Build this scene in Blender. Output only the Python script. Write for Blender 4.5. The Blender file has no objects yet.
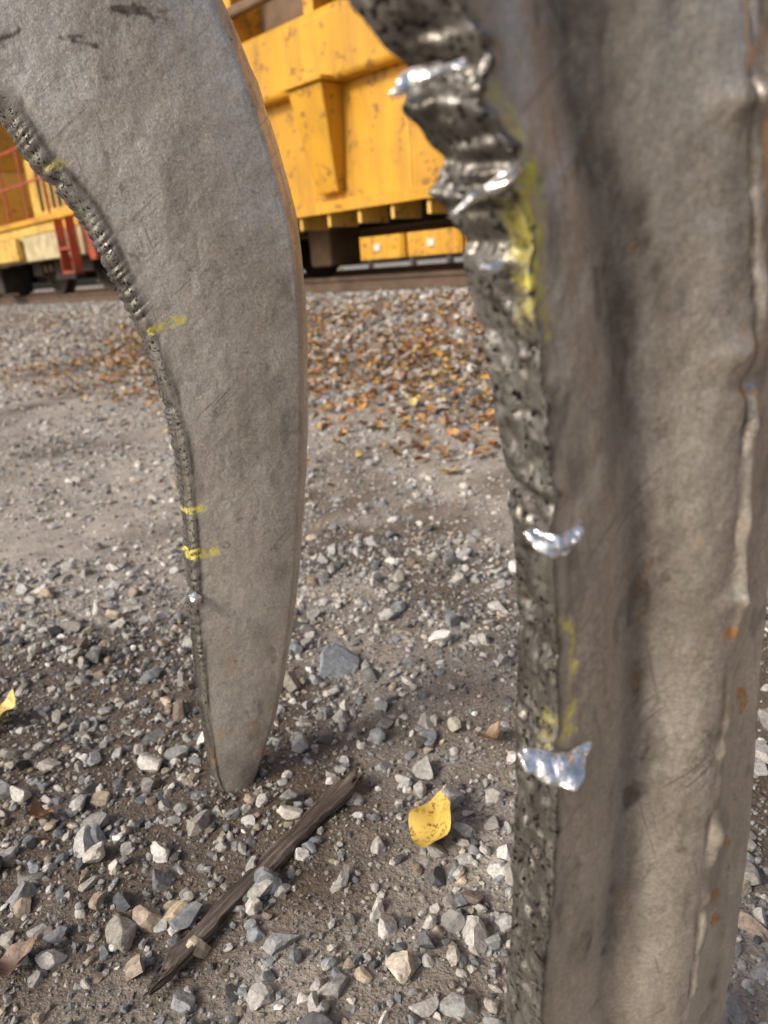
import bpy, bmesh, math
import numpy as np
from mathutils import Matrix, Vector
rng=np.random.default_rng(7)
sc=bpy.context.scene
sc.view_settings.view_transform='Standard'; sc.view_settings.look='None'; sc.view_settings.exposure=0
COL=bpy.context.collection

# ------------------------------------------------------------------ noise
def _h(x,y,z):
    h=(x*374761393+y*668265263+z*1274126177)&0xffffffff
    h=((h^(h>>13))*1274126177)&0xffffffff
    h=(h^(h>>16))&0xffffffff
    return h/4294967295.0
def vnoise(x,y,z):
    x=np.asarray(x,float);y=np.asarray(y,float);z=np.asarray(z,float)
    x,y,z=np.broadcast_arrays(x,y,z)
    xi=np.floor(x).astype(np.int64);yi=np.floor(y).astype(np.int64);zi=np.floor(z).astype(np.int64)
    fx=x-xi;fy=y-yi;fz=z-zi
    fx=fx*fx*(3-2*fx);fy=fy*fy*(3-2*fy);fz=fz*fz*(3-2*fz)
    r=0
    for a in (0,1):
        for b in (0,1):
            for c in (0,1):
                w=(fx if a else 1-fx)*(fy if b else 1-fy)*(fz if c else 1-fz)
                r=r+w*_h(xi+a,yi+b,zi+c)
    return r*2-1
def fbm(x,y,z,o=4):
    r=0;a=1;f=1
    for i in range(o):
        r=r+a*vnoise(x*f+i*17.3,y*f+i*5.1,z*f+i*9.7);a*=.5;f*=2.03
    return r
def sstep(a,b,x):
    t=np.clip((x-a)/(b-a),0,1);return t*t*(3-2*t)

# ------------------------------------------------------------------ materials
class NT:
    def __init__(s,name):
        s.m=bpy.data.materials.new(name);s.m.use_nodes=True;s.t=s.m.node_tree;s.b=s.t.nodes['Principled BSDF'];s.k=0
    def n(s,ty,**kw):
        nd=s.t.nodes.new(ty)
        for k,v in kw.items(): setattr(nd,k,v)
        return nd
    def l(s,a,b): s.t.links.new(a,b)
    def pos(s,kind='Object'):
        return s.n('ShaderNodeTexCoord').outputs[kind]
    def noise(s,vec,scale,detail=4,rough=.6,sc3=None):
        if sc3:
            mp=s.n('ShaderNodeMapping');mp.inputs['Scale'].default_value=sc3;s.l(vec,mp.inputs['Vector']);vec=mp.outputs[0]
        nd=s.n('ShaderNodeTexNoise');nd.inputs['Scale'].default_value=scale;nd.inputs['Detail'].default_value=detail;nd.inputs['Roughness'].default_value=rough
        s.l(vec,nd.inputs['Vector']);return nd.outputs['Fac']
    def vor(s,vec,scale):
        nd=s.n('ShaderNodeTexVoronoi');nd.inputs['Scale'].default_value=scale;s.l(vec,nd.inputs['Vector']);return nd.outputs
    def ramp(s,f,stops):
        nd=s.n('ShaderNodeValToRGB');e=nd.color_ramp.elements
        while len(e)<len(stops): e.new(.5)
        for i,(p,c) in enumerate(stops):
            e[i].position=p
            e[i].color=(c,c,c,1) if not isinstance(c,(tuple,list)) else (*c,1)
        s.l(f,nd.inputs[0]);return nd.outputs[0]
    def mix(s,f,a,b,bt='MIX'):
        nd=s.n('ShaderNodeMix',data_type='RGBA',blend_type=bt)
        for i,v in ((0,f),(6,a),(7,b)):
            if hasattr(v,'links'): s.l(v,nd.inputs[i])
            elif isinstance(v,(int,float)): nd.inputs[i].default_value=v if i==0 else (v,v,v,1)
            else: nd.inputs[i].default_value=(*v,1)
        return nd.outputs[2]
    def math(s,op,a,b=0.0,clamp=False):
        nd=s.n('ShaderNodeMath',operation=op,use_clamp=clamp)
        for i,v in ((0,a),(1,b)):
            if hasattr(v,'links'): s.l(v,nd.inputs[i])
            else: nd.inputs[i].default_value=v
        return nd.outputs[0]
    def attr(s,name,out='Color'):
        nd=s.n('ShaderNodeAttribute',attribute_name=name);return nd.outputs[out]
    def sep(s,c):
        nd=s.n('ShaderNodeSeparateColor');s.l(c,nd.inputs[0]);return nd.outputs
    def bump(s,h,strength,dist):
        nd=s.n('ShaderNodeBump');nd.inputs['Strength'].default_value=strength;nd.inputs['Distance'].default_value=dist;s.l(h,nd.inputs['Height']);s.l(nd.outputs[0],s.b.inputs['Normal'])
    def set(s,**kw):
        for k,v in kw.items():
            k=k.replace('_',' ')
            i=s.b.inputs[k]
            if hasattr(v,'links'): s.l(v,i)
            elif isinstance(v,tuple): i.default_value=(*v,1)
            else: i.default_value=v
        return s.m

def simple(name,col,rough=.6,metal=0.,var=.25,scale=6,dirt=None,dirtamt=.5,bump=.0):
    m=NT(name);p=m.pos()
    f=m.noise(p,scale,3,.65)
    c=m.mix(m.ramp(f,[(.35,0.),(.7,1.)]),tuple(x*(1-var) for x in col),tuple(min(1,x*(1+var)) for x in col))
    if dirt:
        d=m.ramp(m.noise(p,scale*.6,4,.75),[(.48,0.),(.66,1.)])
        c=m.mix(m.math('MULTIPLY',d,dirtamt),c,dirt)
    m.set(Base_Color=c,Metallic=metal,Roughness=m.math('ADD',m.math('MULTIPLY',f,.25),rough-.12))
    if bump: m.bump(m.noise(p,scale*12,1),bump,.004)
    return m.m

def yellow_paint(name,base=(.62,.32,.02)):
    m=NT(name);p=m.pos()
    big=m.noise(p,1.3,3,.6);fine=m.noise(p,9,5,.75)
    c=m.mix(m.ramp(big,[(.3,0.),(.7,1.)]),tuple(x*.76 for x in base),tuple(min(1,x*1.14) for x in base))
    streak=m.ramp(m.noise(p,7,4,.7,(1,1,.12)),[(.46,0.),(.72,1.)])
    c=m.mix(m.math('MULTIPLY',streak,.5),c,(.24,.13,.04))
    chips=m.ramp(fine,[(.57,0.),(.61,1.)])
    c=m.mix(m.math('MULTIPLY',chips,.7),c,(.13,.07,.035))
    m.set(Base_Color=c,Roughness=m.math('ADD',m.math('MULTIPLY',fine,.4),.25))
    return m.m

m=NT('crushed_stone');p=m.pos()
c=m.attr('col');f=m.noise(p,190,3,.8)
c=m.mix(1.0,c,m.ramp(f,[(.25,.45),(.5,1.),(.75,1.5)]),'MULTIPLY')
m.set(Base_Color=c,Roughness=.75);m.bump(f,.5,.0018)
MAT_STONE=m.m

m=NT('packed_dirt');p=m.pos()
n2=m.noise(p,24,4,.7);n3=m.noise(p,190,2,.7)
c=m.mix(m.ramp(n2,[(.3,0.),(.7,1.)]),(.20,.175,.148),(.37,.335,.29))
c=m.mix(m.ramp(n3,[(.38,.0),(.72,1.)]),c,m.mix(1.0,c,1.5,'MULTIPLY'))
vo=m.vor(p,190);v1=vo['Distance']
peb=m.ramp(v1,[(.25,1.),(.5,0.)])
pc=m.ramp(m.sep(vo['Color'])[0],[(.0,.09),(.5,.28),(1.,.52)])
c=m.mix(m.math('MULTIPLY',peb,.6),c,pc)
w=m.sep(m.attr('wet'))
c=m.mix(w[0],c,m.mix(1.0,c,(.31,.265,.23),'MULTIPLY'))
c=m.mix(w[1],c,m.mix(m.ramp(m.noise(p,14,4,.8),[(.42,0.),(.58,1.)]),(.22,.20,.18),(.21,.125,.065)))
m.set(Base_Color=c,Roughness=m.math('SUBTRACT',.9,m.math('MULTIPLY',w[0],.42)))
m.bump(n3,.8,.004)
MAT_GROUND=m.m

def steel(name,tone,brown,right=False):
    m=NT(name);p=m.pos();a=m.sep(m.attr('mask'))
    big=m.noise(p,9,3,.6);st=m.noise(p,42,4,.75,(1,1,.18));fine=m.noise(p,420,2,.75);mid=m.noise(p,70,4,.75)
    c=m.mix(m.ramp(big,[(.3,0.),(.7,1.)]),tuple(x*.80 for x in tone),tuple(x*1.18 for x in tone))
    c=m.mix(m.math('MULTIPLY',m.ramp(st,[(.40,0.),(.70,1.)]),.5),c,brown)
    c=m.mix(1.0,c,m.ramp(fine,[(.3,.80),(.7,1.2)]),'MULTIPLY')
    sc_=None
    for i,(rx,sx) in enumerate(((.22,420),(-.9,350))):
        mp=m.n('ShaderNodeMapping');mp.inputs['Rotation'].default_value=(0,rx,0);mp.inputs['Location'].default_value=(i*3.7,0,i)
        m.l(p,mp.inputs['Vector'])
        nn=m.noise(mp.outputs[0],1,1,.5,(sx,3,16))
        r=m.ramp(nn,[(.66,0.),(.71,1.)])
        sc_=r if sc_ is None else m.math('MAXIMUM',sc_,r)
    patch=m.ramp(big,[(.42,.15),(.62,1.)])
    c=m.mix(m.math('MULTIPLY',m.math('MULTIPLY',sc_,patch),.42),c,(.12,.105,.09))
    pits=m.math('MULTIPLY',m.ramp(mid,[(.60,0.),(.70,1.)]),.5)
    c=m.mix(pits,c,(.14,.11,.085))
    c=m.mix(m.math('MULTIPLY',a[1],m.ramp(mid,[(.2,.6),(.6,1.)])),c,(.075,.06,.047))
    pit=m.noise(p,330 if right else 420,2,.65)
    speck=m.math('MULTIPLY',m.ramp(pit,[(.54,0.),(.60,1.)]),m.ramp(mid,[(.32,0.),(.48,1.)]))
    edge=m.mix(speck,m.mix(m.ramp(st,[(.35,0.),(.65,1.)]),(.12,.11,.095),(.31,.295,.27)),(.014,.012,.011))
    c=m.mix(a[2],c,edge)
    pm=m.math('MULTIPLY',a[0],m.ramp(m.noise(p,260,3,.8),[(.40,0.),(.54,1.)]))
    c=m.mix(pm,c,(.60,.53,.08))
    ra=m.attr('mask','Alpha')
    rr=m.math('MULTIPLY',ra,m.ramp(fine,[(.40,0.),(.54,1.)]))
    c=m.mix(rr,c,(.46,.20,.03))
    nonm=m.math('MAXIMUM',m.math('MAXIMUM',pm,rr),m.math('MULTIPLY',a[1],.6))
    metal=m.math('MULTIPLY',m.math('SUBTRACT',1.,nonm),m.math('ADD',.60,m.math('MULTIPLY',a[2],.15)))
    rough=m.math('ADD',m.math('MULTIPLY',fine,.25),.26)
    rough=m.math('ADD',rough,m.math('MULTIPLY',nonm,.3))
    m.set(Base_Color=c,Metallic=metal,Roughness=rough)
    m.bump(m.math('SUBTRACT',m.noise(p,260,2,.8),m.math('MULTIPLY',m.math('MULTIPLY',speck,a[2]),.8)),.38,.0011)
    return m.m
MAT_STEEL_A=steel('worn_steel_a',(.63,.59,.535),(.43,.37,.29))
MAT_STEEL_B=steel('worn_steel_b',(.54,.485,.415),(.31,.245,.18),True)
m=NT('bright_burr');p=m.pos();f=m.noise(p,260,2,.6)
m.set(Base_Color=m.ramp(f,[(.35,(.62,.62,.62)),(.6,(.97,.96,.95))]),Metallic=.9,Roughness=.17);m.bump(f,.5,.002)
MAT_BURR=m.m
MAT_Y=yellow_paint('machine_yellow');MAT_Y2=yellow_paint('machine_yellow_light',(.74,.47,.10))
MAT_YO=yellow_paint('machine_orange',(.85,.45,.06))
MAT_RED=simple('red_paint',(.42,.07,.035),.5,dirt=(.2,.09,.04),dirtamt=.8)
MAT_CREAM=simple('cream_paint',(.52,.44,.26),.5,dirt=(.25,.2,.13))
MAT_DARK=simple('grimy_underframe',(.035,.028,.022),.75,dirt=(.09,.06,.04))
MAT_BROWN=simple('rusty_steel',(.16,.10,.06),.75,dirt=(.07,.045,.03))
MAT_RAIL=simple('rail_steel',(.16,.11,.08),.55,.3,dirt=(.09,.06,.045))
MAT_TIE=simple('weathered_timber',(.12,.10,.085),.85,dirt=(.05,.04,.035))
MAT_GLASS=simple('cab_glass',(.03,.035,.04),.15,var=.1)
MAT_LAMP=simple('lamp_lens',(.85,.82,.74),.2,var=.1)
m=NT('wet_wood');p=m.pos();f=m.noise(p,210,4,.75,(.06,1,1))
m.set(Base_Color=m.ramp(f,[(.32,(.022,.017,.014)),(.5,(.10,.077,.064)),(.68,(.26,.22,.19))]),Roughness=.55);m.bump(f,1.,.002);MAT_WOOD=m.m
m=NT('fallen_leaf');p=m.pos();c=m.attr('col');f=m.noise(p,130,3,.75)
c=m.mix(m.ramp(f,[(.50,0.),(.62,1.)]),c,m.mix(1.0,c,(.40,.26,.2),'MULTIPLY'))
m.set(Base_Color=c,Roughness=.5);MAT_LEAF=m.m
m=NT('tree_foliage');m.set(Base_Color=m.attr('col'),Roughness=.7);MAT_FOL=m.m

# ------------------------------------------------------------------ mesh helpers
def mesh_np(name,V,Fq,mat,smooth=False,attrs=None,parent=None):
    me=bpy.data.meshes.new(name)
    V=np.ascontiguousarray(V,dtype=np.float32);Fq=np.ascontiguousarray(Fq,dtype=np.int32)
    k=Fq.shape[1];nf=len(Fq)
    me.vertices.add(len(V));me.vertices.foreach_set('co',V.ravel())
    me.loops.add(nf*k);me.loops.foreach_set('vertex_index',Fq.ravel())
    me.polygons.add(nf);me.polygons.foreach_set('loop_start',np.arange(0,nf*k,k,dtype=np.int32))
    me.polygons.foreach_set('use_smooth',np.full(nf,smooth,dtype=bool))
    if attrs:
        for an,ar in attrs.items():
            a=me.attributes.new(an,'FLOAT_COLOR','POINT')
            a.data.foreach_set('color',np.ascontiguousarray(ar,dtype=np.float32).ravel())
    me.update(calc_edges=True)
    me.materials.append(mat)
    o=bpy.data.objects.new(name,me)
    COL.objects.link(o)
    if parent: o.parent=parent
    return o
def grid_faces(nr,nc,periodic=False):
    i=np.arange(nr-1)[:,None];j=np.arange(nc if periodic else nc-1)[None,:]
    j2=(j+1)%nc
    return np.stack([i*nc+j,i*nc+j2,(i+1)*nc+j2,(i+1)*nc+j],-1).reshape(-1,4)
def interp_c(t,ts,vs):
    ts=np.array(ts,float);vs=np.array(vs,float)
    d=np.diff(vs)/np.diff(ts);mm=np.empty_like(vs);mm[1:-1]=(d[:-1]*np.diff(ts)[1:]+d[1:]*np.diff(ts)[:-1])/(ts[2:]-ts[:-2]);mm[0]=d[0];mm[-1]=d[-1]
    i=np.clip(np.searchsorted(ts,t)-1,0,len(ts)-2);h=ts[i+1]-ts[i];u=(t-ts[i])/h
    return (2*u**3-3*u**2+1)*vs[i]+(u**3-2*u**2+u)*h*mm[i]+(-2*u**3+3*u**2)*vs[i+1]+(u**3-u**2)*h*mm[i+1]
def empty(name,loc=(0,0,0),rz=0):
    e=bpy.data.objects.new(name,None);COL.objects.link(e);e.location=loc;e.rotation_euler=(0,0,rz);return e
def poly(name,verts,faces,mat,parent=None,bev=0.0,smooth=False):
    me=bpy.data.meshes.new(name);me.from_pydata(verts,[],faces);me.update()
    bm=bmesh.new();bm.from_mesh(me);bmesh.ops.recalc_face_normals(bm,faces=bm.faces);bm.to_mesh(me);bm.free()
    me.materials.append(mat);o=bpy.data.objects.new(name,me);COL.objects.link(o)
    if parent:o.parent=parent
    if bev:
        b=o.modifiers.new('b','BEVEL');b.width=bev;b.segments=2;b.limit_method='ANGLE'
    return o
def boxes(name,bl,mat,parent,bev=.008):
    V=[];Fc=[]
    for (x0,x1,y0,y1,z0,z1) in bl:
        k=len(V)
        V+=[(x0,y0,z0),(x1,y0,z0),(x1,y1,z0),(x0,y1,z0),(x0,y0,z1),(x1,y0,z1),(x1,y1,z1),(x0,y1,z1)]
        Fc+=[tuple(k+q for q in f) for f in ((0,3,2,1),(4,5,6,7),(0,1,5,4),(1,2,6,5),(2,3,7,6),(3,0,4,7))]
    return poly(name,V,Fc,mat,parent,bev)
def prism_x(name,prof,x0,x1,mat,parent,bev=.008):
    n=len(prof);V=[(x0,y,z) for y,z in prof]+[(x1,y,z) for y,z in prof]
    Fc=[tuple(range(n)),tuple(range(2*n-1,n-1,-1))]+[(i,(i+1)%n,n+(i+1)%n,n+i) for i in range(n)]
    return poly(name,V,Fc,mat,parent,bev)
def lathe_y(name,items,mat,parent,seg=32):
    V=[];Fc=[]
    for cx,cy,cz,prof in items:
        k=len(V);n=len(prof)
        for i in range(seg):
            a=2*math.pi*i/seg
            for r,y in prof: V.append((cx+r*math.cos(a),cy+y,cz+r*math.sin(a)))
        for i in range(seg):
            j=(i+1)%seg
            for q in range(n-1): Fc.append((k+i*n+q,k+i*n+q+1,k+j*n+q+1,k+j*n+q))
    o=poly(name,V,Fc,mat,parent);return o
def tube(name,segs,r,mat,parent):
    V=[];Fc=[]
    for a,b in segs:
        a=Vector(a);b=Vector(b);d=(b-a).normalized();u=d.orthogonal().normalized();w=d.cross(u);k=len(V)
        for i in range(8):
            an=i*math.pi/4;o=u*math.cos(an)*r+w*math.sin(an)*r;V.append(tuple(a+o));V.append(tuple(b+o))
        for i in range(8):
            j=(i+1)%8;Fc.append((k+2*i,k+2*j,k+2*j+1,k+2*i+1))
        Fc.append(tuple(k+2*i for i in range(8)));Fc.append(tuple(k+2*i+1 for i in range(7,-1,-1)))
    return poly(name,V,Fc,mat,parent)

# ------------------------------------------------------------------ terrain
TX,TY=0.652,5.467
AX=(0.68217,-0.73119)  # along track (towards the right / nearer)
AY=(0.73119,0.68217)   # across track (away)
RZ=math.atan2(AX[1],AX[0])
def loc_xy(x,y):
    dx=x-TX;dy=y-TY
    return dx*AX[0]+dy*AX[1],dx*AY[0]+dy*AY[1]
def bank(yl):
    return .25*sstep(-2.4,-.25,yl)*(1-sstep(14,20,yl))
def ground(x,y):
    xl,yl=loc_xy(x,y)
    h=bank(yl)
    near=1-sstep(12,40,np.hypot(x,y))
    h=h+near*(.010*fbm(x*3.1,y*3.1,0,3)+.0045*fbm(x*14,y*14,3.3,3)+.0016*fbm(x*55,y*55,7,3))
    h=h-.012*np.exp(-((yl+3.6)/.35)**2)*near
    return h
def wetness(x,y):
    f=fbm(x*2.6+4,y*2.6,11,4)
    near=1-sstep(.75,1.7,y)
    return np.clip(sstep(-.5,.5,f+near*.85-.48),0,1)
def axis(lo,hi,f0,f1,step,g):
    a=list(np.arange(f0,f1,step));d=step
    while a[-1]<hi: d*=g;a.append(a[-1]+d)
    b=[];q=f0;d=step
    while q>lo: d*=g;q-=d;b.append(q)
    return np.array(b[::-1]+a)
gx=axis(-400,400,-.9,.8,.012,1.05);gy=axis(-300,600,.25,1.8,.012,1.05)
X,Y=np.meshgrid(gx,gy)
Z=ground(X,Y)
xl,yl=loc_xy(X,Y)
wet=np.zeros((X.size,4));wet[:,0]=wetness(X,Y).ravel()
wet[:,1]=(sstep(-2.7,-1.9,yl)*(1-sstep(14,20,yl))*.8).ravel();wet[:,3]=1
mesh_np('ground',np.stack([X.ravel(),Y.ravel(),Z.ravel()],1),grid_faces(len(gy),len(gx)),MAT_GROUND,True,{'wet':wet})

# ------------------------------------------------------------------ stones
PAL=np.array([(.50,.48,.45),(.40,.385,.365),(.33,.33,.325),(.22,.235,.25),(.10,.10,.103),(.43,.36,.27),(.66,.64,.60),(.27,.215,.17),(.47,.44,.39),(.30,.28,.255)])
PW=np.array([.16,.19,.16,.11,.08,.08,.05,.05,.09,.07]);PW=PW/PW.sum()
def rock_bases(level,n,cuts=9):
    bm=bmesh.new();bmesh.ops.create_icosphere(bm,subdivisions=level,radius=1.0)
    bm.verts.ensure_lookup_table()
    V=np.array([v.co[:] for v in bm.verts]);Fc=np.array([[v.index for v in f.verts] for f in bm.faces]);bm.free()
    out=[]
    for i in range(n):
        v=V*(1+.16*fbm(V[:,0]*1.3+i*9,V[:,1]*1.3,V[:,2]*1.3,2))[:,None]
        for q in range(cuts):
            d=rng.normal(size=3);d/=np.linalg.norm(d);lim=rng.uniform(.42,.80)
            e=v@d-lim;v=v-np.where(e>0,e,0)[:,None]*d*.97
        v=v*(1+.035*fbm(V[:,0]*4+i,V[:,1]*4,V[:,2]*4,2))[:,None]
        v/=np.abs(v).max()
        out.append(v)
    return np.array(out),Fc
LV={1:rock_bases(1,24,4),2:rock_bases(2,24,7),3:rock_bases(3,24,10),4:rock_bases(4,14,12)}
def scatter(level,x,y,size,sink=(-.1,.35),zfun=ground,pal=None,tint=1.0):
    base,Fc=LV[level];n=len(x)
    idx=rng.integers(0,len(base),n)
    v=base[idx]
    sc=size[:,None]*.5*np.stack([rng.uniform(.9,1.3,n),rng.uniform(.65,1.,n),rng.uniform(.5,.85,n)],1)
    v=v*sc[:,None,:]
    q=rng.normal(size=(n,4))*np.array([1,.22,.22,1.]);q/=np.linalg.norm(q,axis=1)[:,None]
    w,a,b,c=q.T
    R=np.stack([1-2*(b*b+c*c),2*(a*b-c*w),2*(a*c+b*w),2*(a*b+c*w),1-2*(a*a+c*c),2*(b*c-a*w),2*(a*c-b*w),2*(b*c+a*w),1-2*(a*a+b*b)],1).reshape(n,3,3)
    v=np.einsum('nij,nkj->nki',R,v)
    z=zfun(x,y)+sc[:,2]*rng.uniform(sink[0],sink[1]+.25,n)
    v+=np.stack([x,y,z],1)[:,None,:]
    ci=rng.choice(len(PAL),n,p=PW);col=PAL[ci]*rng.uniform(.8,1.2,(n,1))*tint
    if pal is not None: col=pal
    wv=wetness(x,y)
    col=col*(1-.36*wv[:,None]*(rng.random((n,1))<.7))
    k=v.shape[1]
    C=np.ones((n,k,4));C[:,:,:3]=col[:,None,:]
    Fa=(Fc[None]+np.arange(n)[:,None,None]*k).reshape(-1,3)
    return v.reshape(-1,3),Fa,C.reshape(-1,4)
def cat(parts):
    V=[];Fa=[];C=[];o=0
    for v,f,c in parts: V.append(v);Fa.append(f+o);C.append(c);o+=len(v)
    return np.concatenate(V),np.concatenate(Fa),np.concatenate(C)
def rnd(n,x0,x1,y0,y1,thr=None):
    y=rng.uniform(y0,y1,n);x=rng.uniform(x0,x1,n)
    if thr is not None:
        k=fbm(x*2.7,y*2.7,21,3)+rng.normal(0,.35,n)>thr
        x,y=x[k],y[k]
    k=(x>-.75*y-.2)&(x<.75*y+.15)   # denser only over the ground in front
    return x[k],y[k]
def sz(n,a,b,p=2.2): return a+(b-a)*rng.random(n)**p
P=[]
x,y=rnd(2300,-1.0,1.0,.25,1.35,-.45);P.append(scatter(3,x,y,sz(len(x),.014,.034,1.9)))
x,y=rnd(5000,-1.0,1.0,.25,1.35,-.4);P.append(scatter(2,x,y,sz(len(x),.009,.017,1.3),tint=.95))
x,y=rnd(22000,-1.0,1.0,.25,1.35,-.5);P.append(scatter(1,x,y,sz(len(x),.004,.010,1.6),tint=.85))
x,y=rnd(34000,-.9,.9,.25,1.25);P.append(scatter(1,x,y,sz(len(x),.002,.0045,1.5),(0,.5),tint=.65))
x,y=rnd(6500,-2.2,2.,1.35,3.2,-.3);P.append(scatter(2,x,y,sz(len(x),.010,.032,2.2)))
x,y=rnd(38000,-2.2,2.,1.3,3.2,-.5);P.append(scatter(1,x,y,sz(len(x),.004,.012,1.6),tint=.9))
x,y=rnd(28000,-6,3,3.2,9,-.3);k=(loc_xy(x,y)[1]<-1.9)&(loc_xy(x,y)[1]>-7);P.append(scatter(1,x[k],y[k],sz(k.sum(),.014,.036,2)))
big=[(-.075,.880,.075,(.19,.205,.225)),(-.035,.850,.036,(.12,.12,.12)),(-.012,.408,.030,(.50,.44,.36)),(.087,.600,.026,(.42,.40,.37)),(-.198,.478,.028,(.36,.29,.2)),
(.060,.720,.030,(.36,.33,.27)),(.02,.70,.022,(.12,.10,.09)),(-.135,.830,.032,(.26,.24,.20)),(.075,.50,.022,(.45,.44,.43)),(-.25,.50,.028,(.10,.11,.125)),(-.222,.52,.030,(.17,.17,.18)),
(-.105,.44,.024,(.27,.27,.28)),(-.175,.40,.026,(.3,.3,.31)),(-.215,.43,.024,(.36,.3,.24)),(.03,.45,.022,(.22,.21,.2)),(-.03,.47,.02,(.40,.38,.35)),(-.06,.505,.024,(.42,.40,.37)),(.06,.435,.021,(.25,.255,.26)),
(-.115,.395,.021,(.3,.29,.27)),(-.33,.62,.026,(.3,.29,.27)),(-.29,.47,.022,(.16,.16,.17)),(-.03,.58,.020,(.1,.1,.1)),(.0,.63,.017,(.33,.33,.32)),(.22,1.15,.035,(.6,.58,.54)),(.16,1.02,.03,(.55,.53,.5)),(-.42,.93,.035,(.13,.13,.13)),(-.30,.72,.024,(.4,.38,.35)),(.115,.66,.02,(.45,.42,.4)),(-.07,.76,.03,(.36,.34,.3)),(-.02,.74,.026,(.14,.13,.12)),(.02,.50,.022,(.09,.09,.095)),(.045,.475,.024,(.13,.10,.085))]
B=np.array([(a,b,s) for a,b,s,_ in big]);P.append(scatter(4,B[:,0],B[:,1],B[:,2],(.1,.35),pal=np.array([c for *_,c in big])*1.2))
V,Fa,C=cat(P)
mesh_np('gravel',V,Fa,MAT_STONE,False,{'col':C})
n=40000
xl=rng.uniform(-14,5,n)*1.0;yl=-2.5+rng.random(n)**.85*3.6
x=TX+xl*AX[0]+yl*AY[0];y=TY+xl*AX[1]+yl*AY[1];k=(y>2.0)&(rng.random(n)<np.clip((yl+2.7)*1.2,0,1))
a=scatter(1,x[k],y[k],sz(k.sum(),.024,.058,1.4),(0,.5),tint=.85)
V,Fa,C=cat([a]);mesh_np('track_ballast',V,Fa,MAT_STONE,False,{'col':C})

# ------------------------------------------------------------------ leaves
def leaf_batch(x,y,size,cols,curl,yaw,tilt,zfun=ground,lift=.004,nu=5,nv=2):
    n=len(x);u=np.linspace(0,1,nu);v=np.linspace(-1,1,nv*2-1)
    U,Vv=np.meshgrid(u,v,indexing='ij')
    wd=np.sin(np.pi*np.clip(U,.02,.99)**.8)**.8*.34
    px=(U-.5);py=Vv*wd;pz=np.abs(Vv)*wd*.5
    P0=np.stack([px.ravel(),py.ravel(),pz.ravel()],1)[None].repeat(n,0)
    P0[:,:,2]+=curl[:,None]*(P0[:,:,0]**2)*1.6+.10*np.sin(P0[:,:,0]*9+rng.uniform(0,6,(n,1)))*np.abs(P0[:,:,1])*3
    P0*=size[:,None,None]
    ct,s_=np.cos(tilt)[:,None],np.sin(tilt)[:,None]
    X0,Y0,Z0=P0[...,0],P0[...,1],P0[...,2]
    r2=rng.uniform(-.5,.5,n)[:,None];Y1=Y0*np.cos(r2)-Z0*np.sin(r2);Z1=Y0*np.sin(r2)+Z0*np.cos(r2)
    X1=X0*ct-Z1*s_;Z1=X0*s_+Z1*ct
    cy,sy=np.cos(yaw)[:,None],np.sin(yaw)[:,None]
    X2=X1*cy-Y1*sy;Y2=X1*sy+Y1*cy
    Z1=Z1-Z1.min(1,keepdims=True)
    W=np.stack([X2+x[:,None],Y2+y[:,None],Z1+zfun(x,y)[:,None]+lift],-1)
    k=P0.shape[1];Fc=grid_faces(nu,len(v));Fa=(Fc[None]+np.arange(n)[:,None,None]*k).reshape(-1,4)
    C=np.ones((n,k,4));C[:,:,:3]=cols[:,None,:]
    return W.reshape(-1,3),Fa,C.reshape(-1,4)
LP=np.array([(.48,.24,.06),(.36,.18,.06),(.22,.12,.06),(.62,.38,.08),(.44,.27,.12),(.15,.095,.06),(.58,.46,.16)])
def leafcols(n): return LP[rng.choice(len(LP),n,p=[.15,.21,.2,.09,.17,.12,.06])]*rng.uniform(.75,1.2,(n,1))
n=12500;xl=rng.uniform(-4.5,3.8,n);yl=-1.5+rng.normal(0,.70,n)
x=TX+xl*AX[0]+yl*AY[0];y=TY+xl*AX[1]+yl*AY[1];k=(y>1.8)&(yl>-2.9)&(yl<-.1)&(fbm(x*1.6,y*1.6,5,3)+rng.normal(0,.3,n)+sstep(-3.,-.6,xl)*1.-sstep(-1.2,-3.2,xl)*.6>.42)
x1,y1=x[k],y[k]
n=1500;xl=rng.uniform(-16,-4.,n);yl=-1.2+rng.normal(0,.28,n)
x2=TX+xl*AX[0]+yl*AY[0];y2=TY+xl*AX[1]+yl*AY[1]
n=60;x3=rng.uniform(-3,2,n);y3=rng.uniform(1.2,5,n);k=loc_xy(x3,y3)[1]<-2;x3,y3=x3[k],y3[k]
x=np.concatenate([x1,x2,x3]);y=np.concatenate([y1,y2,y3]);n=len(x)
leaf=[leaf_batch(x,y,rng.uniform(.020,.048,n),leafcols(n),rng.uniform(-.6,1.2,n),rng.uniform(0,6.28,n),rng.normal(0,.25,n),lift=.012)]
leaf=cat(leaf);mesh_np('leaf_litter',leaf[0],leaf[1],MAT_LEAF,True,{'col':leaf[2]})
def one_leaf(x,y,s,col,curl,yaw,tilt,nm='fallen_leaf',lift=.008):
    a=np.array
    v,f,c=leaf_batch(a([x]),a([y]),a([s]),a([col]),a([curl]),a([yaw]),a([tilt]),lift=lift,nu=15,nv=7)
    o=mesh_np(nm,v,f,MAT_LEAF,True,{'col':c});return o
one_leaf(.026,.553,.064,(.60,.42,.09),.3,1.25,.15,lift=.008)
one_leaf(-.480,.785,.055,(.62,.50,.16),.8,1.1,.3)
one_leaf(-.312,.440,.040,(.20,.13,.09),.9,.7,.1)
one_leaf(-.36,.60,.030,(.24,.13,.07),1.2,2.4,.1)
one_leaf(-.20,.70,.018,(.55,.36,.06),.6,.3,.1)
one_leaf(.17,1.75,.05,(.55,.42,.14),.6,.2,.1)
one_leaf(.10,.69,.03,(.26,.17,.09),.9,.6,.2)

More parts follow.
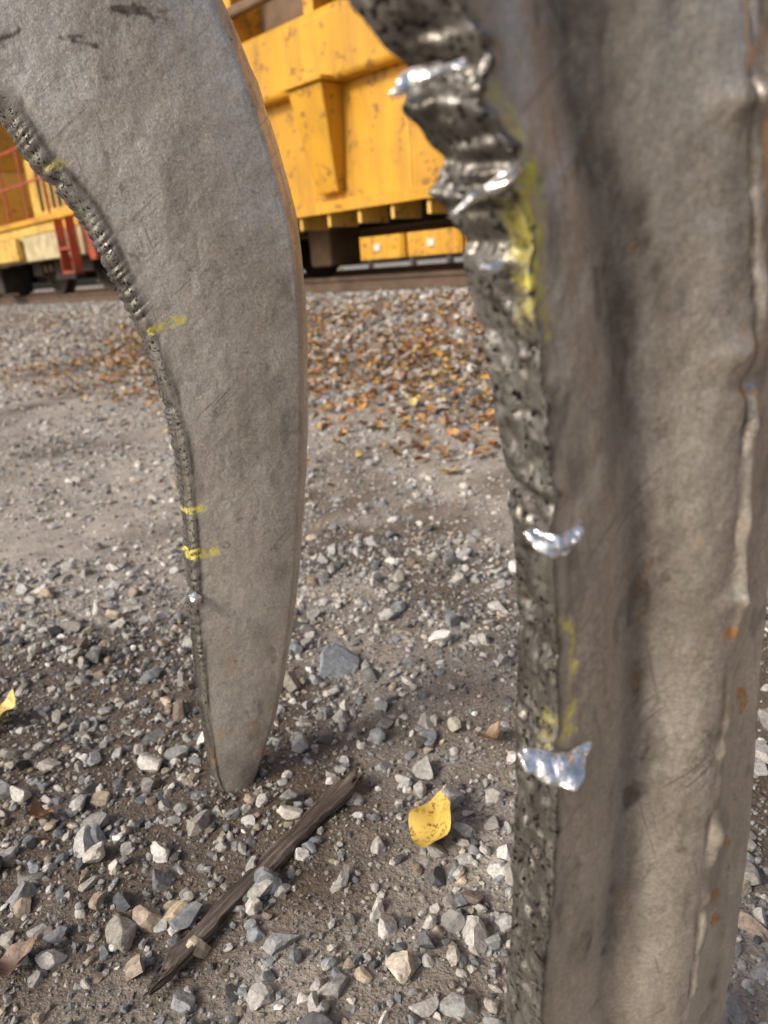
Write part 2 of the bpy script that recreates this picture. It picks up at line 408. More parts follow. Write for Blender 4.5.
# ------------------------------------------------------------------ stick
def stick(name,a,b,wid,thk,mat,z0,z1,seed,bend=.0):
    nr,nc=140,40;t=np.linspace(0,1,nr)[:,None];an=np.linspace(0,2*np.pi,nc,endpoint=False)[None]
    L=math.hypot(b[0]-a[0],b[1]-a[1])
    prof=np.clip(np.minimum(t/.12+.12,(1-t)/.05+.45),0,1)**.7*(.72+.28*t)
    ca=np.sign(np.cos(an))*np.abs(np.cos(an))**.5;sa=np.sign(np.sin(an))*np.abs(np.sin(an))**.5
    yy=ca*wid/2*prof*(1+.12*fbm(t*9,ca*2,seed,3));zz=sa*thk/2*prof
    jag=.012*fbm(ca*6,sa*2,seed+2,2)*(sstep(.9,1.,t)+sstep(.1,0.,t))
    xx=t*L+0*yy+jag
    r=.0011*fbm(xx*14,yy*600,zz*600+seed,3)
    yy=yy+bend*np.sin(np.pi*t)+r+.0015*fbm(t*7,0*yy,seed+4,3);zz=zz+r*2.+z0+(z1-z0)*t
    V=np.stack([xx+0*yy,yy,zz],-1).reshape(-1,3)
    F4=grid_faces(nr,nc,True)
    o=mesh_np(name,V,F4,mat,True);o.location=(a[0],a[1],0);o.rotation_euler=(0,0,math.atan2(b[1]-a[1],b[0]-a[0]))
    return o
gz=lambda x,y:float(ground(np.array(x),np.array(y)))
stick('broken_stick',(-.197,.408),(-.052,.632),.021,.010,MAT_WOOD,gz(-.19,.42)+.011,gz(-.05,.64)+.013,2,.002)

# ------------------------------------------------------------------ claws
def torch_scallop(d,seed,pitch=.010):
    ph=d/pitch+1.3*vnoise(d*38,seed,0)+.7*vnoise(d*90,seed,3)
    return np.abs(np.sin(np.pi*ph))**.8
def claw(name,tL,Lp,tR,Rp,th,rows,mat,loc,rz,edge_fn,front_fn,mask_fn,nb=40,nf=150,nr=16,nk=30,band=.0,tA=None,Ap=None,t0=0,t1=1.03):
    t=np.linspace(t0,t1,rows)
    Ls=interp_c(t,tL,[q[0] for q in Lp]);Lz=interp_c(t,tL,[q[1] for q in Lp])
    Rs=interp_c(t,tR,[q[0] for q in Rp]);Rz=interp_c(t,tR,[q[1] for q in Rp])
    if Ap is not None: As=interp_c(t,tA,[q[0] for q in Ap]);Az=interp_c(t,tA,[q[1] for q in Ap])
    else: As=Ls.copy();Az=Lz.copy()
    dist=np.concatenate([[0],np.cumsum(np.hypot(np.diff(Ls),np.diff(Lz)))])
    S=[];N=[];Zz=[];REG=[];PR=[]
    one=np.ones(rows)
    for q in np.linspace(0,1,nb,endpoint=False):
        s=As*(1-q)+(Ls+band)*q;z=Az*(1-q)+Lz*q;n=th*(1-q)*one
        S.append(s);N.append(n);Zz.append(z);REG.append(one);PR.append(one*q)
    for q in np.linspace(0,1,nf,endpoint=False):
        s=(Ls+band)*(1-q)+Rs*q;z=Lz*(1-q)+Rz*q
        S.append(s);N.append(0*one);Zz.append(z);REG.append(one*2);PR.append(one*q)
    for q in np.linspace(0,1,nr,endpoint=False):
        s=Rs+.006*np.sin(np.pi*q);S.append(s);N.append(th*q*one);Zz.append(Rz);REG.append(one*3);PR.append(one*q)
    for q in np.linspace(0,1,nk,endpoint=False):
        S.append(Rs*(1-q)+As*q);N.append(th*one);Zz.append(Rz*(1-q)+Az*q);REG.append(one*4);PR.append(one*q)
    S=np.array(S).T;N=np.array(N).T;Zz=np.array(Zz).T;REG=np.array(REG).T;PR=np.array(PR).T
    T=np.repeat(t[:,None],S.shape[1],1);Dd=np.repeat(dist[:,None],S.shape[1],1)
    W=np.repeat((Rs-Ls)[:,None],S.shape[1],1)
    ds,dn=edge_fn(T,Dd,S,Zz,REG,PR)
    fn=front_fn(T,Dd,S,Zz,REG,PR,W)
    M=mask_fn(T,Dd,S,Zz,REG,PR,W)
    V=np.stack([S+ds,N+dn+fn,Zz],-1).reshape(-1,3)
    F4=grid_faces(rows,S.shape[1],True)[:,::-1]
    o=mesh_np(name,V,F4,mat,True,{'mask':M.reshape(-1,4)})
    bm=bmesh.new();bm.from_mesh(o.data);bm.verts.ensure_lookup_table();nc=S.shape[1]
    for r0 in (0,(rows-1)*nc):
        try: bm.faces.new([bm.verts[r0+i] for i in range(nc)])
        except Exception: pass
    bmesh.ops.recalc_face_normals(bm,faces=bm.faces)
    bm.to_mesh(o.data);bm.free()
    o.location=loc;o.rotation_euler=(0,0,rz)
    return o
def seg_mask(S,Z,a,b,w):
    ax,az=a;bx,bz=b;L2=(bx-ax)**2+(bz-az)**2
    u=np.clip(((S-ax)*(bx-ax)+(Z-az)*(bz-az))/L2,0,1)
    d=np.hypot(S-(ax+u*(bx-ax)),Z-(az+u*(bz-az)))
    d=d*(1+.5*fbm(S*220,Z*220,4,2))
    return 1-sstep(w*.6,w*1.3,d)

# --- left claw
tL=[0,.08,.15,.2,.26,.31,.37,.44,.50,.57,.64,.72,.80,.88,.96,.985,1.0,1.03]
LL=[(-.33,.74),(-.22,.725),(-.16,.69),(-.1134,.6558),(-.0828,.6213),(-.069,.5912),(-.0415,.5517),(-.0245,.5023),(-.0121,.4619),(-.0027,.4111),(.0022,.3578),(-.0016,.2837),(-.0076,.2152),(-.0131,.1423),(-.0161,.0637),(-.0152,.018),(-.011,-.002),(.002,-.03)]
tR=[0,.08,.15,.2,.26,.32,.35,.40,.46,.51,.56,.63,.70,.775,.845,.91,.965,.985,1.0,1.03]
LR=[(-.29,.93),(-.13,.90),(-.01,.84),(.035,.79),(.0658,.7488),(.0896,.6992),(.0969,.6795),(.1098,.638),(.1217,.5866),(.1292,.5397),(.1308,.4906),(.1259,.4218),(.1179,.3491),(.1054,.2725),(.0893,.1919),(.0704,.1185),(.049,.0543),(.0375,.0285),(.027,.005),(.012,-.03)]
def ledge(T,D,S,Z,REG,PR):
    b=1.0*(REG==1);sc_=torch_scallop(D,1.,.0080)
    prof=b*np.sin(np.pi*np.clip(PR,0,1))**.5
    amp=.0019+.0014*vnoise(D*30,2,2)
    ds=-prof*(amp*sc_+.0006)+prof*.0010*fbm(D*200,PR*4,1,3)
    wdt=S*0+.0042
    q=(S-0)/1.0
    nf=(REG==2)*np.exp(-(PR/.055)**2)
    dn=-1.0*nf*(.0014+.0024*sc_*(.6+.6*vnoise(D*25,6,6)))
    nick=np.zeros_like(D)
    for z0,a in ((.575,.004),(.497,.003),(.395,.003),(.218,.004),(.11,.003),(.655,.004)):
        nick+=a*np.exp(-((Z-z0)/.0035)**2)
    ds=ds+nick*((REG==1)|((REG==2)&(PR<.03)))
    r=1.0*(REG==3);ds=ds+r*.0008*fbm(D*60,PR*3,5,3)
    return ds,dn
def lfront(T,D,S,Z,REG,PR,W):
    f=(REG==2)
    d=.0014*fbm(S*14,Z*14,2,3)+.00022*fbm(S*120,Z*120,4,3)
    e=np.clip((PR-.93)/.07,0,1);d=d+.007*e**2
    e2=np.clip((.06-PR)/.06,0,1);d=d+.0068*e2**2
    d=d-.004*np.sin(np.pi*PR)
    return np.where(f,d,np.where(REG==1,.0068*PR,np.where(REG==3,.007*(1-PR)**2,0)))
def lmask(T,D,S,Z,REG,PR,W):
    M=np.zeros(S.shape+(4,));f=1.0*(REG==2)
    p=np.maximum.reduce([seg_mask(S,Z,(-.004,.461),(.022,.4665),.0036)*1.0,seg_mask(S,Z,(-.003,.3012),(.017,.3020),.0030)*1.1,seg_mask(S,Z,(-.007,.2598),(.018,.2590),.0044)*1.8,seg_mask(S,Z,(-.002,.328),(-.001,.345),.002)*.6,seg_mask(S,Z,(-.06,.585),(-.045,.588),.0025)*.6])
    M[...,0]=np.clip(p,0,1)*((REG==2)|(REG==1))
    sc1=np.maximum.reduce([seg_mask(S,Z,(.008,.690),(.045,.688),.004),seg_mask(S,Z,(-.03,.672),(-.01,.668),.003),seg_mask(S,Z,(-.08,.665),(-.06,.675),.003)])
    g=f*(.85*np.exp(-((PR-.075)/.022)**2)*sstep(-.9,.2,fbm(D*26,PR*9,4,3))+1.*sc1*sstep(-.3,.3,fbm(S*90,Z*200,3,3)))
    g=g+f*.50*sstep(.24,.0,Z)*sstep(-.6,.4,fbm(S*22,Z*12,8,3))+f*.22*sstep(.25,.9,fbm(S*16,Z*9,18,4))
    g=g+f*.30*sstep(.5,.9,fbm(S*70,Z*35,41,3))+f*.14*sstep(.55,.2,Z)
    M[...,1]=np.clip(g,0,1)
    M[...,2]=(REG==1)*1.0+f*(1-sstep(.045,.07,PR))
    M[...,3]=f*np.clip(sstep(.65,1.0,fbm(S*60,Z*60,30,3))*sstep(.30,.1,Z)*.45,0,1)
    return M
cl=claw('grapple_claw',tL,LL,tR,LR,.030,700,MAT_STEEL_A,(-.178,.635,0),math.radians(20),ledge,lfront,lmask,nb=26,nf=160,band=.0010)

# --- right claw
tz=[.95,.85,.75,.67,.5935,.5705,.5447,.5159,.4842,.4493,.4109,.3689,.3226,.2725,.2178,.1425,.07,.02,-.03]
sB=[-.20,-.135,-.09,-.058,-.0409,-.0316,-.0246,-.012,-.0084,-.0035,0,.0014,.003,.0014,-.0014,-.0064,-.004,.012,.035]
zA=[.95,.85,.75,.67,.6025,.5778,.5504,.5193,.4845,.4458,.4028,.3562,.3059,.251,.1903,.1075,.05,.0,-.03]
sA=[-.23,-.165,-.115,-.083,-.0619,-.0504,-.034,-.0223,-.0121,-.0036,.003,.0057,.0047,.0024,-.0001,-.0058,-.001,.018,.035]
zF=[.95,.85,.75,.67,.6089,.5793,.547,.5117,.4728,.4303,.3847,.3333,.2758,.2122,.1427,.0494,.0,-.03]
sF=[.0,.06,.115,.145,.153,.153,.151,.150,.150,.148,.1450,.1465,.1490,.1515,.1515,.1435,.130,.11]
def byz(zs,ss):
    zs=-np.array(zs);return [ (zz+.95)/.98 for zz in zs],[(s,-zz) for s,zz in zip(ss,zs)]
t1,B1=byz(tz,sB);t2,A1=byz(zA,sA);t3,F1=byz(zF,sF)
notch=[(.557,.006,.0040),(.5445,-.005,.0035),(.530,.005,.0035),(.519,-.006,.003),(.503,.004,.004),(.470,.002,.004),(.436,-.0015,.004),(.410,.003,.003),(.397,-.002,.003),(.345,.002,.004),(.300,-.003,.003),(.292,.002,.003),(.255,.002,.005),(.21,-.002,.006),(.575,-.004,.005)]
def redge(T,D,S,Z,REG,PR):
    b=1.0*(REG==1);f=1.0*(REG==2);top=sstep(.48,.54,Z)
    sc_=torch_scallop(D,7.,.0125)
    prof=b*np.sin(np.pi*np.clip(PR,0,1))**.45
    amp=.0012+.0022*top
    lump=fbm(D*95,PR*2.6,2,4)
    cells=np.clip(fbm(D*170,PR*5,12,2),-.6,.6)
    ds=-prof*amp*sc_*(.5+.5*vnoise(D*20,PR*2,1))-prof*(.0018+.0016*top)*lump-prof*.0014*cells
    nk=np.zeros_like(D)
    for z0,a,w in notch: nk+=a*np.exp(-((Z+.25*(PR-.5)*.02-z0)/w)**2)
    infl=np.where(b>0,1,np.where(REG==2,np.exp(-(PR/.05)**2),np.where(REG==4,np.exp(-((1-PR)/.05)**2),0)))
    ds=ds+nk*infl
    bead=(.0005+.0019*sc_*(.5+.6*vnoise(D*23,4,4))*(1+1.0*top))
    dn=-f*np.exp(-(PR/.03)**2)*bead-b*PR**3*bead
    r=1.0*(REG==3);ds=ds+r*(.0018*fbm(D*45,PR*3,5,3))
    return ds,dn
RV=([-.6,-.52,-.45,-.37,-.27,-.17],[.24,.27,.32,.36,.36,.32])
def rfront(T,D,S,Z,REG,PR,W):
    f=(REG==2)
    rv=np.interp(-Z,*RV)+.02*vnoise(Z*14,3,3)
    q=PR
    d=.0075*np.exp(-((q-rv)/.125)**2)
    ridge=.62+.03*vnoise(Z*9,8,1)
    lump=(.6+.8*fbm(Z*38,q*3,12,3))
    d=d-.0075*np.exp(-((q-ridge)/.13)**2)
    d=d-.0032*np.exp(-((q-ridge-.06)/.022)**2)*lump
    d=d+.0042*np.exp(-((q-ridge-.025)/.010)**2)*np.clip(fbm(Z*50,q*6,22,3)+.2,0,1)
    e=np.clip((q-.84)/.16,0,1);d=d+.016*e**2
    d=d+.0009*fbm(S*30,Z*18,2,3)+.00040*fbm(S*130,Z*90,4,3)
    for s0,z0,a,w in ((.082,.545,-.0045,.006),(.092,.548,-.004,.005),(.098,.442,.005,.005),(.088,.455,-.003,.006),(.1,.345,-.003,.005),(.105,.215,-.004,.006),(.1,.165,.004,.005),(.103,.27,.003,.006)):
        d=d+a*np.exp(-(((S-s0)/(w*1.6))**2+((Z-z0)/w)**2))
    return np.where(f,d,np.where(REG==3,.016*(1-PR),0))
def rmask(T,D,S,Z,REG,PR,W):
    M=np.zeros(S.shape+(4,));fb=(REG==2);f=1.0*fb;b=1.0*(REG==1)
    p=np.maximum.reduce([seg_mask(S,Z,(-.008,.523),(-.003,.474),.0060)*sstep(-.7,.5,fbm(S*120,Z*24,1,3))*1.0,
        seg_mask(S,Z,(.009,.352),(.007,.305),.0050)*sstep(-.5,.4,fbm(S*160,Z*30,7,3)),
        seg_mask(S,Z,(-.018,.548),(-.010,.530),.003)*.5])
    M[...,0]=np.clip(p,0,1)*(fb|((REG==1)&(PR>.7)))
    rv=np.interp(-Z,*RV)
    g=.8*np.exp(-((PR-rv-.0)/.065)**2)*sstep(-1.1,.4,fbm(S*25,Z*9,3,3)+.2)  # valley grime, also painting the groove's shade into the colour
    g=g+.50*sstep(.36,.54,Z)*np.exp(-((PR-.30)/.17)**2)  # shading of the upper face, painted in as a darker colour
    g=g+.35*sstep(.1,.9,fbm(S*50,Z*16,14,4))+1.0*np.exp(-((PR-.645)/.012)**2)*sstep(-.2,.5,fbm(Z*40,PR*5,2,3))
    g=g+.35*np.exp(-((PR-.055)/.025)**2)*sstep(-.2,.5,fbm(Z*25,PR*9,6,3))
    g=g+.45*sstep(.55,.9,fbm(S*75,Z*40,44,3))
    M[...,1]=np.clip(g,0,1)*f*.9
    M[...,2]=b*1.0+f*np.exp(-(PR/.018)**2)
    rs=np.maximum.reduce([seg_mask(S,Z,(.1165,.286),(.1172,.281),.0040),seg_mask(S,Z,(.094,.329),(.099,.328),.0030),seg_mask(S,Z,(.10,.172),(.108,.165),.0035),seg_mask(S,Z,(.112,.20),(.115,.196),.0025),seg_mask(S,Z,(.108,.15),(.110,.147),.003)])
    M[...,3]=np.clip(rs*1.8+f*.25*sstep(.7,1.1,fbm(S*90,Z*90,33,3)),0,1)
    return M
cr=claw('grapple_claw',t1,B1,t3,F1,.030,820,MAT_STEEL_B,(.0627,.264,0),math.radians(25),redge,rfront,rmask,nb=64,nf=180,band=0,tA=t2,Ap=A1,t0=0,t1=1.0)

def burr(name,pts,s0,n0,z0,k,parent,lean,seed):
    bm=bmesh.new();vs=[bm.verts.new((a*k,0,b*k)) for a,b in pts];bm.faces.new(vs)
    bmesh.ops.triangulate(bm,faces=bm.faces[:])
    bmesh.ops.subdivide_edges(bm,edges=bm.edges[:],cuts=6,use_grid_fill=True)
    bmesh.ops.triangulate(bm,faces=bm.faces[:])
    co=np.array([v.co[:] for v in bm.verts])
    f=fbm(co[:,0]*140,co[:,2]*200,seed,2);g=fbm(co[:,0]*200,co[:,2]*200,seed+7,2)
    for v,ff,gg in zip(bm.verts,f,g):
        v.co.y=.0034*ff-lean*(v.co.x)+.75*v.co.z
        v.co.z+=.0011*gg
    me=bpy.data.meshes.new(name);bm.to_mesh(me);bm.free()
    for pg in me.polygons: pg.use_smooth=True
    me.materials.append(MAT_BURR);o=bpy.data.objects.new(name,me);COL.objects.link(o);o.parent=parent;o.location=(s0,n0,z0)
    s=o.modifiers.new('s','SOLIDIFY');s.thickness=.0026;s.offset=0
    b=o.modifiers.new('b','SUBSURF');b.levels=1;b.render_levels=1
    return o
K=.00043
burr('torn_metal_burr',[(-38,12),(-28,17),(-8,7),(37,9),(22,-3),(-3,-21),(-18,-15),(-38,-1)],.002,-.0060,.296,K,cr,.30,1)
burr('torn_metal_burr',[(-30,12),(-15,15),(0,8),(30,18),(27,5),(10,0),(3,-15),(-10,-13),(-25,-5)],-.001,-.0060,.396,K*.85,cr,.30,5)
burr('torn_metal_burr',[(-40,-25),(-20,-8),(15,8),(40,22),(38,12),(20,-1),(0,-8),(-25,-18)],-.025,.001,.521,K*.85,cr,.5,8)
burr('torn_metal_burr',[(-35,-12),(-20,2),(10,10),(30,14),(28,6),(10,0),(-15,-7)],-.042,.003,.551,K*.85,cr,.5,11)
burr('torn_metal_burr',[(-10,-3),(-5,5),(6,5),(9,-3),(0,-6)],-.020,.006,.497,K*1.0,cr,.3,14)
burr('torn_metal_burr',[(-8,3),(0,6),(7,2),(5,-5),(-4,-5)],-.004,-.003,.2176,.0008,cl,.2,3)

def pivot(name,parent,x,z,th):
    prof=[(.028,-.012),(.06,-.012),(.066,-.006),(.066,th+.006),(.06,th+.012),(.028,th+.012),(.028,-.012)]
    return lathe_y(name,[(x,0,z,prof)],MAT_STEEL_A,parent,48)
pivot('pivot_eye',cl,-.36,.835,.03)
pivot('pivot_eye',cr,-.13,.99,.03)

# ------------------------------------------------------------------ tracks
def track(name,yoff,x0=-60,x1=30):
    e=empty(name,(TX,TY,0),RZ)
    pr=lambda c:[(c-.065,.255),(c+.065,.255),(c+.065,.268),(c+.012,.282),(c+.010,.355),(c+.034,.365),(c+.034,.392),(c+.028,.40),(c-.028,.40),(c-.034,.392),(c-.034,.365),(c-.010,.355),(c-.012,.282),(c-.065,.268)]
    prism_x('rail_near',pr(yoff+.65),x0,x1,MAT_RAIL,e,0);prism_x('rail_far',pr(yoff+2.12),x0,x1,MAT_RAIL,e,0)
    bl=[]
    q=x0
    while q<x1:
        j=rng.uniform(-.03,.03);bl.append((q,q+.22,yoff+.12+j,yoff+2.68+j,.16,.252));q+=.55
    boxes('sleepers',bl,MAT_TIE,e,.01)
    return e
track('railway_track',0);track('railway_track',5.6)

def wheelset(parent,xs,yoff,r=.42):
    it=[]
    for x in xs:
        for y,sg in ((yoff+.65,1),(yoff+2.12,-1)):
            pf=[(.001,-.05*sg),(.10,-.05*sg),(.12,-.02*sg),(r-.09,-.01*sg),(r-.06,-.055*sg),(r,-.055*sg),(r,.05*sg),(r+.03,.06*sg),(r+.03,.085*sg),(r-.08,.085*sg),(.12,.04*sg),(.001,.04*sg)]
            it.append((x,y,.40+r,pf))
    lathe_y('wheels',it,MAT_DARK,parent,36)
    boxes('axles',[(x-.07,x+.07,yoff+.66,yoff+2.11,.40+r-.07,.40+r+.07) for x in xs],MAT_DARK,parent)
def bogie(parent,xc,yoff,r=.42):
    wheelset(parent,[xc-.9,xc+.9],yoff,r)
    bl=[]
    for y in (yoff+.38,yoff+2.22):
        bl+=[(xc-1.25,xc+1.25,y,y+.14,.92,1.02),(xc-.35,xc+.35,y-.02,y+.16,.60,.92),(xc-1.08,xc-.72,y-.06,y+.15,.68,.93),(xc+.72,xc+1.08,y-.06,y+.15,.68,.93)]
    boxes('bogie_frame',bl,MAT_DARK,parent,.02)
    sp=[]
    for q in (-.5,.5):
        for kx in (-.1,.1):
            sp.append((xc+q+kx,yoff+.40,.78,[(.001,-.07),(.06,-.07),(.06,.07),(.001,.07)]))
    lathe_y('spring_caps',sp,MAT_BROWN,parent,16)

# --- ballast wagon (nearest)
w=empty('yellow_ballast_wagon',(TX,TY,0),RZ)
X0,X1=-5.0,7.0
prism_x('side_panel',[(.05,.97),(.05,1.80),(.09,1.80),(.09,.97)],X0,X1,MAT_Y,w,0)
prism_x('upper_beam',[(-.06,1.80),(-.08,1.83),(-.08,2.24),(-.03,2.30),(.30,2.30),(.30,1.80)],X0-.05,X1+.05,MAT_Y,w,.012)
prism_x('lower_flange',[(-.07,.93),(-.07,.965),(.30,.965),(.30,.93)],X0-.03,X1+.03,MAT_Y2,w,.004)
prism_x('flange_lip',[(-.085,.90),(-.085,.985),(-.07,.985),(-.07,.90)],X0-.03,X1+.03,MAT_Y,w,.003)
V=[];Fc=[]
SX=(-4.6,-2.9,-1.30,.55,2.4,4.2,6.0)
for xc in SX:
    k=len(V);a=.20;b=.13
    V+=[(xc-a,.05,1.797),(xc+a,.05,1.797),(xc+a,-.17,1.797),(xc-a,-.17,1.797),(xc-b,.05,1.05),(xc+b,.05,1.05),(xc+b,-.03,1.05),(xc-b,-.03,1.05)]
    Fc+=[tuple(k+i for i in f) for f in ((0,1,2,3),(4,7,6,5),(3,2,6,7),(0,3,7,4),(1,5,6,2),(0,4,5,1))]
poly('stiffener_brackets',V,Fc,MAT_Y,w,.01)
boxes('beam_cap_plates',[(xc-.24,xc+.24,-.20,-.085,1.80,1.83) for xc in SX],MAT_Y,w,.004)
boxes('underside_brackets',[(x,x+.035,-.05,.25,.80,.928) for x in np.arange(X0+.1,X1,.36)],MAT_Y2,w,.004)
boxes('weld_seams',[(x,x+.012,.042,.05,.99,1.795) for x in (-3.7,-2.1,-.45,1.5,3.3,5.1)],MAT_Y2,w,.002)
prism_x('hopper_side',[(.30,2.302),(.95,2.302),(.55,3.5),(.45,3.5)],X0+.4,X1-.4,MAT_BROWN,w,.01)
prism_x('hopper_body',[(.96,2.302),(2.5,2.302),(2.9,3.5),(.56,3.5)],X0+.4,X1-.4,MAT_BROWN,w,.01)
boxes('hopper_posts',[(x,x+.12,.02,.42,2.302,3.45) for x in np.arange(X0+.4,X1-.4,1.05)],MAT_Y,w,.008)
boxes('hopper_coping',[(X0+.3,X1-.3,.0,.5,3.452,3.58)],MAT_Y,w,.01)
boxes('side_pipes',[(X0+.5,X1-.5,-.02,.06,2.52,2.60),(X0+.5,X1-.5,-.02,.05,2.95,3.0)],MAT_BROWN,w,.02)
boxes('far_side_panel',[(X0,X1,2.70,2.80,.97,2.30)],MAT_Y,w,.01)
boxes('end_panels',[(X0,X0+.06,.095,2.695,.97,2.298),(X1-.06,X1,.095,2.695,.97,2.298)],MAT_Y,w,.005)
boxes('underframe',[(X0-.2,X1+.2,1.15,1.65,.84,.96),(X0,X1,.305,.42,.86,.968),(X0,X1,2.35,2.5,.85,.96)],MAT_DARK,w,.01)
boxes('cross_bearers',[(x,x+.12,.43,2.34,.865,.955) for x in np.arange(X0+.2,X1,.8)],MAT_DARK,w,.01)
boxes('floor_plate',[(X0+.07,X1-.07,.10,2.69,.972,1.02)],MAT_DARK,w,.01)
boxes('brake_gear',[(-2.25,-1.95,.5,.9,.50,.858),(2.0,2.3,.8,1.3,.6,.838)],MAT_BROWN,w,.03)
tube('brake_rods',[((-3.2,.9,.80),(3.5,.9,.80)),((-3.2,1.9,.80),(3.5,1.9,.80))],.018,MAT_BROWN,w)
bogie(w,-4.9,0,.40);bogie(w,5.4,0,.40)
boxes('coupler',[(X0-.75,X0-.2,1.28,1.52,.80,1.0),(X1+.2,X1+.75,1.28,1.52,.80,1.0)],MAT_DARK,w,.03)

# --- track maintenance machine further along the line
t=empty('yellow_track_machine',(TX,TY,0),RZ)
a0,a1=-6.2,-17.5
def mb(nm,l,mat,bev=.01): return boxes(nm,[(min(x0,x1),max(x0,x1),y0,y1,z0,z1) for x0,x1,y0,y1,z0,z1 in l],mat,t,bev)
mb('side_frame',[(a0,a1,.05,.25,.88,1.34)],MAT_CREAM)
mb('far_side_frame',[(a0,a1,2.55,2.7,.88,1.34)],MAT_CREAM)
mb('deck',[(a0+.02,a1-.02,.0,2.75,1.345,1.42)],MAT_Y)
mb('frame_stripe',[(a0,a1,.035,.048,1.22,1.33)],MAT_Y2)
mb('buffer_beam',[(a0+.02,a0+.20,.1,2.65,.80,1.34)],MAT_RED,.02)
mb('coupler',[(a0+.2,a0+.75,1.25,1.5,.80,1.02)],MAT_DARK,.03)
mb('end_steps',[(a0-.45,a0-.1,-.08,.04,.66,.69),(a0-.45,a0-.1,-.08,.04,.95,.98),(a0-.46,a0-.44,-.08,.04,.66,1.34),(a0-.11,a0-.09,-.08,.04,.66,1.34)],MAT_RED,.004)
mb('engine_housing',[(-6.9,-8.9,.55,2.2,1.422,2.35)],MAT_Y2,.04)
mb('engine_louvres',[(-7.1-.22*i,-7.2-.22*i,.53,.548,1.6,2.15) for i in range(7)],MAT_DARK,.004)
mb('cab_lower',[(-9.4,-13.2,.12,2.65,1.422,2.25)],MAT_Y2,.03)
mb('cab_pillars',[(-9.4-i*.94-.0,-9.5-i*.94,.12,2.65,2.252,3.05) for i in range(5)],MAT_Y,.01)
mb('cab_windows',[(-9.52,-13.1,.16,2.61,2.254,3.04)],MAT_GLASS,.005)
mb('cab_roof',[(-9.2,-13.5,.02,2.75,3.055,3.28)],MAT_Y2,.05)
mb('rear_body',[(-13.6,-17.2,.3,2.45,1.422,2.7)],MAT_Y,.04)
mb('toolbox',[(-8.2,-10.6,-.06,.033,.90,1.2)],MAT_Y2,.02)
mb('red_panel',[(-6.3,-6.85,.3,.9,1.422,2.0)],MAT_RED,.02)
mb('hanging_workheads',[(-10.2,-10.8,.3,.8,.45,.87),(-11.6,-12.3,.3,.8,.45,.87)],MAT_DARK,.03)
mb('head_lamps',[(a0+.205,a0+.24,.35,.50,1.12,1.26),(a0+.205,a0+.24,2.2,2.35,1.12,1.26)],MAT_LAMP,.01)
rl=[];
for i in range(12):
    x=-6.3-i*.75;rl.append(((x,.06,1.42),(x,.06,2.32)))
rl+=[((-6.3,.06,2.32),(-14.6,.06,2.32)),((-6.3,.06,1.88),(-14.6,.06,1.88)),((-6.3,.06,2.32),(-6.3,2.6,2.32)),((-6.3,.06,1.9),(-7.05,.06,2.3))]
tube('handrails',rl,.017,MAT_RED,t)
bogie(t,-7.7,0,.42);bogie(t,-15.3,0,.42)
mb('fuel_tank',[(-9.6,-13.0,.9,2.1,.62,.875)],MAT_DARK,.05)

# --- flat wagon on the far track
f=empty('orange_flat_wagon',(TX,TY,0),RZ)
yo=5.6
boxes('side_sill',[(-14,8,yo+.03,yo+.2,.56,.98),(-14,8,yo+2.6,yo+2.77,.56,.98)],MAT_YO,f,.01)
boxes('sill_posts',[(x,x+.12,yo-.04,yo+.027,.56,1.5) for x in np.arange(-13.8,8,1.3)],MAT_Y,f,.01)
boxes('stake_boards',[(-13.9,7.9,yo+.03,yo+.08,1.06,1.46)],MAT_Y2,f,.01)
boxes('deck',[(-14,8,yo+.0,yo+2.8,.984,1.05)],MAT_BROWN,f,.01)
boxes('marker_reflectors',[(x,x+.16,yo+.002,yo+.025,.70,.82) for x in np.arange(-13.2,8,1.3)],MAT_LAMP,f,.01)
boxes('load_skips',[(x,x+2.4,yo+.3,yo+2.5,1.055,2.4) for x in (-13,-9.5,-6,-2.5,1,4.5)],MAT_Y,f,.05)
bogie(f,-11.5,yo);bogie(f,5.5,yo)

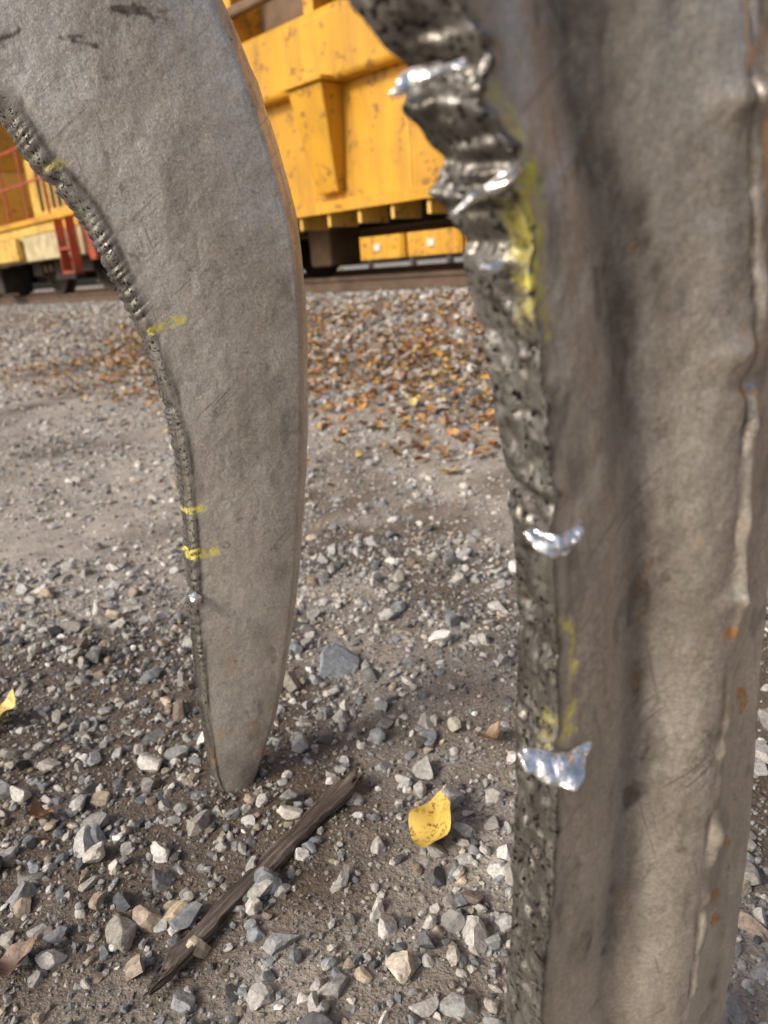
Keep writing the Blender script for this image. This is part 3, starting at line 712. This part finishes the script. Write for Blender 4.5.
# ------------------------------------------------------------------ trees behind
tv=[];tf=[];tc=[];off=0
for i in range(16):
    xl0=-48+i*5.2+rng.uniform(-1,1);yl0=rng.uniform(20,28);H=rng.uniform(7,11)
    n=1500
    d=rng.normal(size=(n,3));d/=np.linalg.norm(d,axis=1)[:,None]
    r=rng.random(n)**.4;cen=rng.normal(size=(9,3))*np.array([1.4,1.4,1.6]);ci=rng.integers(0,9,n)
    pt=d*r[:,None]*np.array([1.3,1.3,1.2])+cen[ci]+np.array([0,0,H*.62])
    a=rng.normal(size=(n,3));a/=np.linalg.norm(a,axis=1)[:,None];b=np.cross(a,d);b/=np.linalg.norm(b,axis=1)[:,None]+1e-6
    s=.16
    Q=np.stack([pt+a*s,pt+b*s,pt-a*s,pt-b*s],1)
    xx=xl0+Q[...,0];yy=yl0+Q[...,1]
    W=np.stack([TX+xx*AX[0]+yy*AY[0],TY+xx*AX[1]+yy*AY[1],Q[...,2]],-1).reshape(-1,3)
    base=np.array([(.35,.24,.04),(.10,.12,.03),(.28,.13,.03),(.2,.2,.04)])[rng.integers(0,4)]
    c=np.ones((n*4,4));c[:,:3]=np.repeat(base*rng.uniform(.5,1.3,(n,1)),4,0)
    tv.append(W);tf.append(np.arange(n*4).reshape(-1,4)+off);tc.append(c);off+=n*4
    for (p0,p1,r0,r1) in [((0,0,0),(0,0,H*.7),.17,.06)]+[((0,0,H*.35+q*.5),(*(rng.normal(size=2)*1.6),H*.6+q*.4),.07,.02) for q in range(4)]:
        p0=np.array(p0);p1=np.array(p1);k=[]
        for pp,rr in ((p0,r0),(p1,r1)):
            for an in np.arange(6)*math.pi/3: k.append(pp+rr*np.array([math.cos(an),math.sin(an),0]))
        k=np.array(k);xx=xl0+k[:,0];yy=yl0+k[:,1]
        W=np.stack([TX+xx*AX[0]+yy*AY[0],TY+xx*AX[1]+yy*AY[1],k[:,2]],-1)
        tv.append(W);tf.append(np.array([(j,(j+1)%6,6+(j+1)%6,6+j) for j in range(6)])+off);c=np.ones((12,4));c[:,:3]=(.06,.05,.04);tc.append(c);off+=12
mesh_np('tree_line',np.concatenate(tv),np.concatenate(tf),MAT_FOL,False,{'col':np.concatenate(tc)})

# ------------------------------------------------------------------ light
wd=bpy.data.worlds.new('World');sc.world=wd;wd.use_nodes=True
nt=wd.node_tree;bg=nt.nodes['Background'];sk=nt.nodes.new('ShaderNodeTexSky');sk.sky_type='NISHITA';sk.sun_disc=False
el=math.radians(36);az=math.radians(-124)   # azimuth measured clockwise from +Y
sk.sun_elevation=el;sk.sun_rotation=az;sk.air_density=.9;sk.dust_density=5.0;sk.ozone_density=.5
nt.links.new(sk.outputs[0],bg.inputs[0]);bg.inputs[1].default_value=.15
sd=bpy.data.lights.new('sun','SUN');sd.energy=2.7;sd.angle=math.radians(14);sd.color=(1,.94,.84)
so=bpy.data.objects.new('sun',sd);COL.objects.link(so)
dirv=Vector((math.sin(az)*math.cos(el),math.cos(az)*math.cos(el),math.sin(el)))
so.rotation_euler=dirv.to_track_quat('Z','Y').to_euler();so.location=(0,0,10)

# ------------------------------------------------------------------ camera
p=math.radians(18.6);th=math.radians(4.4)
r0=Vector((1,0,0));u0=Vector((0,math.sin(p),math.cos(p)));fw=Vector((0,math.cos(p),-math.sin(p)))
R=r0*math.cos(th)-u0*math.sin(th);U=r0*math.sin(th)+u0*math.cos(th);Bk=-fw
M=Matrix(((R.x,U.x,Bk.x,0),(R.y,U.y,Bk.y,0),(R.z,U.z,Bk.z,.5),(0,0,0,1)))
cd=bpy.data.cameras.new('camera');cd.sensor_fit='VERTICAL';cd.sensor_height=36;cd.sensor_width=27;cd.lens=26
cd.clip_start=.02;cd.clip_end=2000
cd.dof.use_dof=True;cd.dof.focus_distance=.56;cd.dof.aperture_fstop=7.5
co=bpy.data.objects.new('camera',cd);COL.objects.link(co);co.matrix_world=M
sc.camera=co
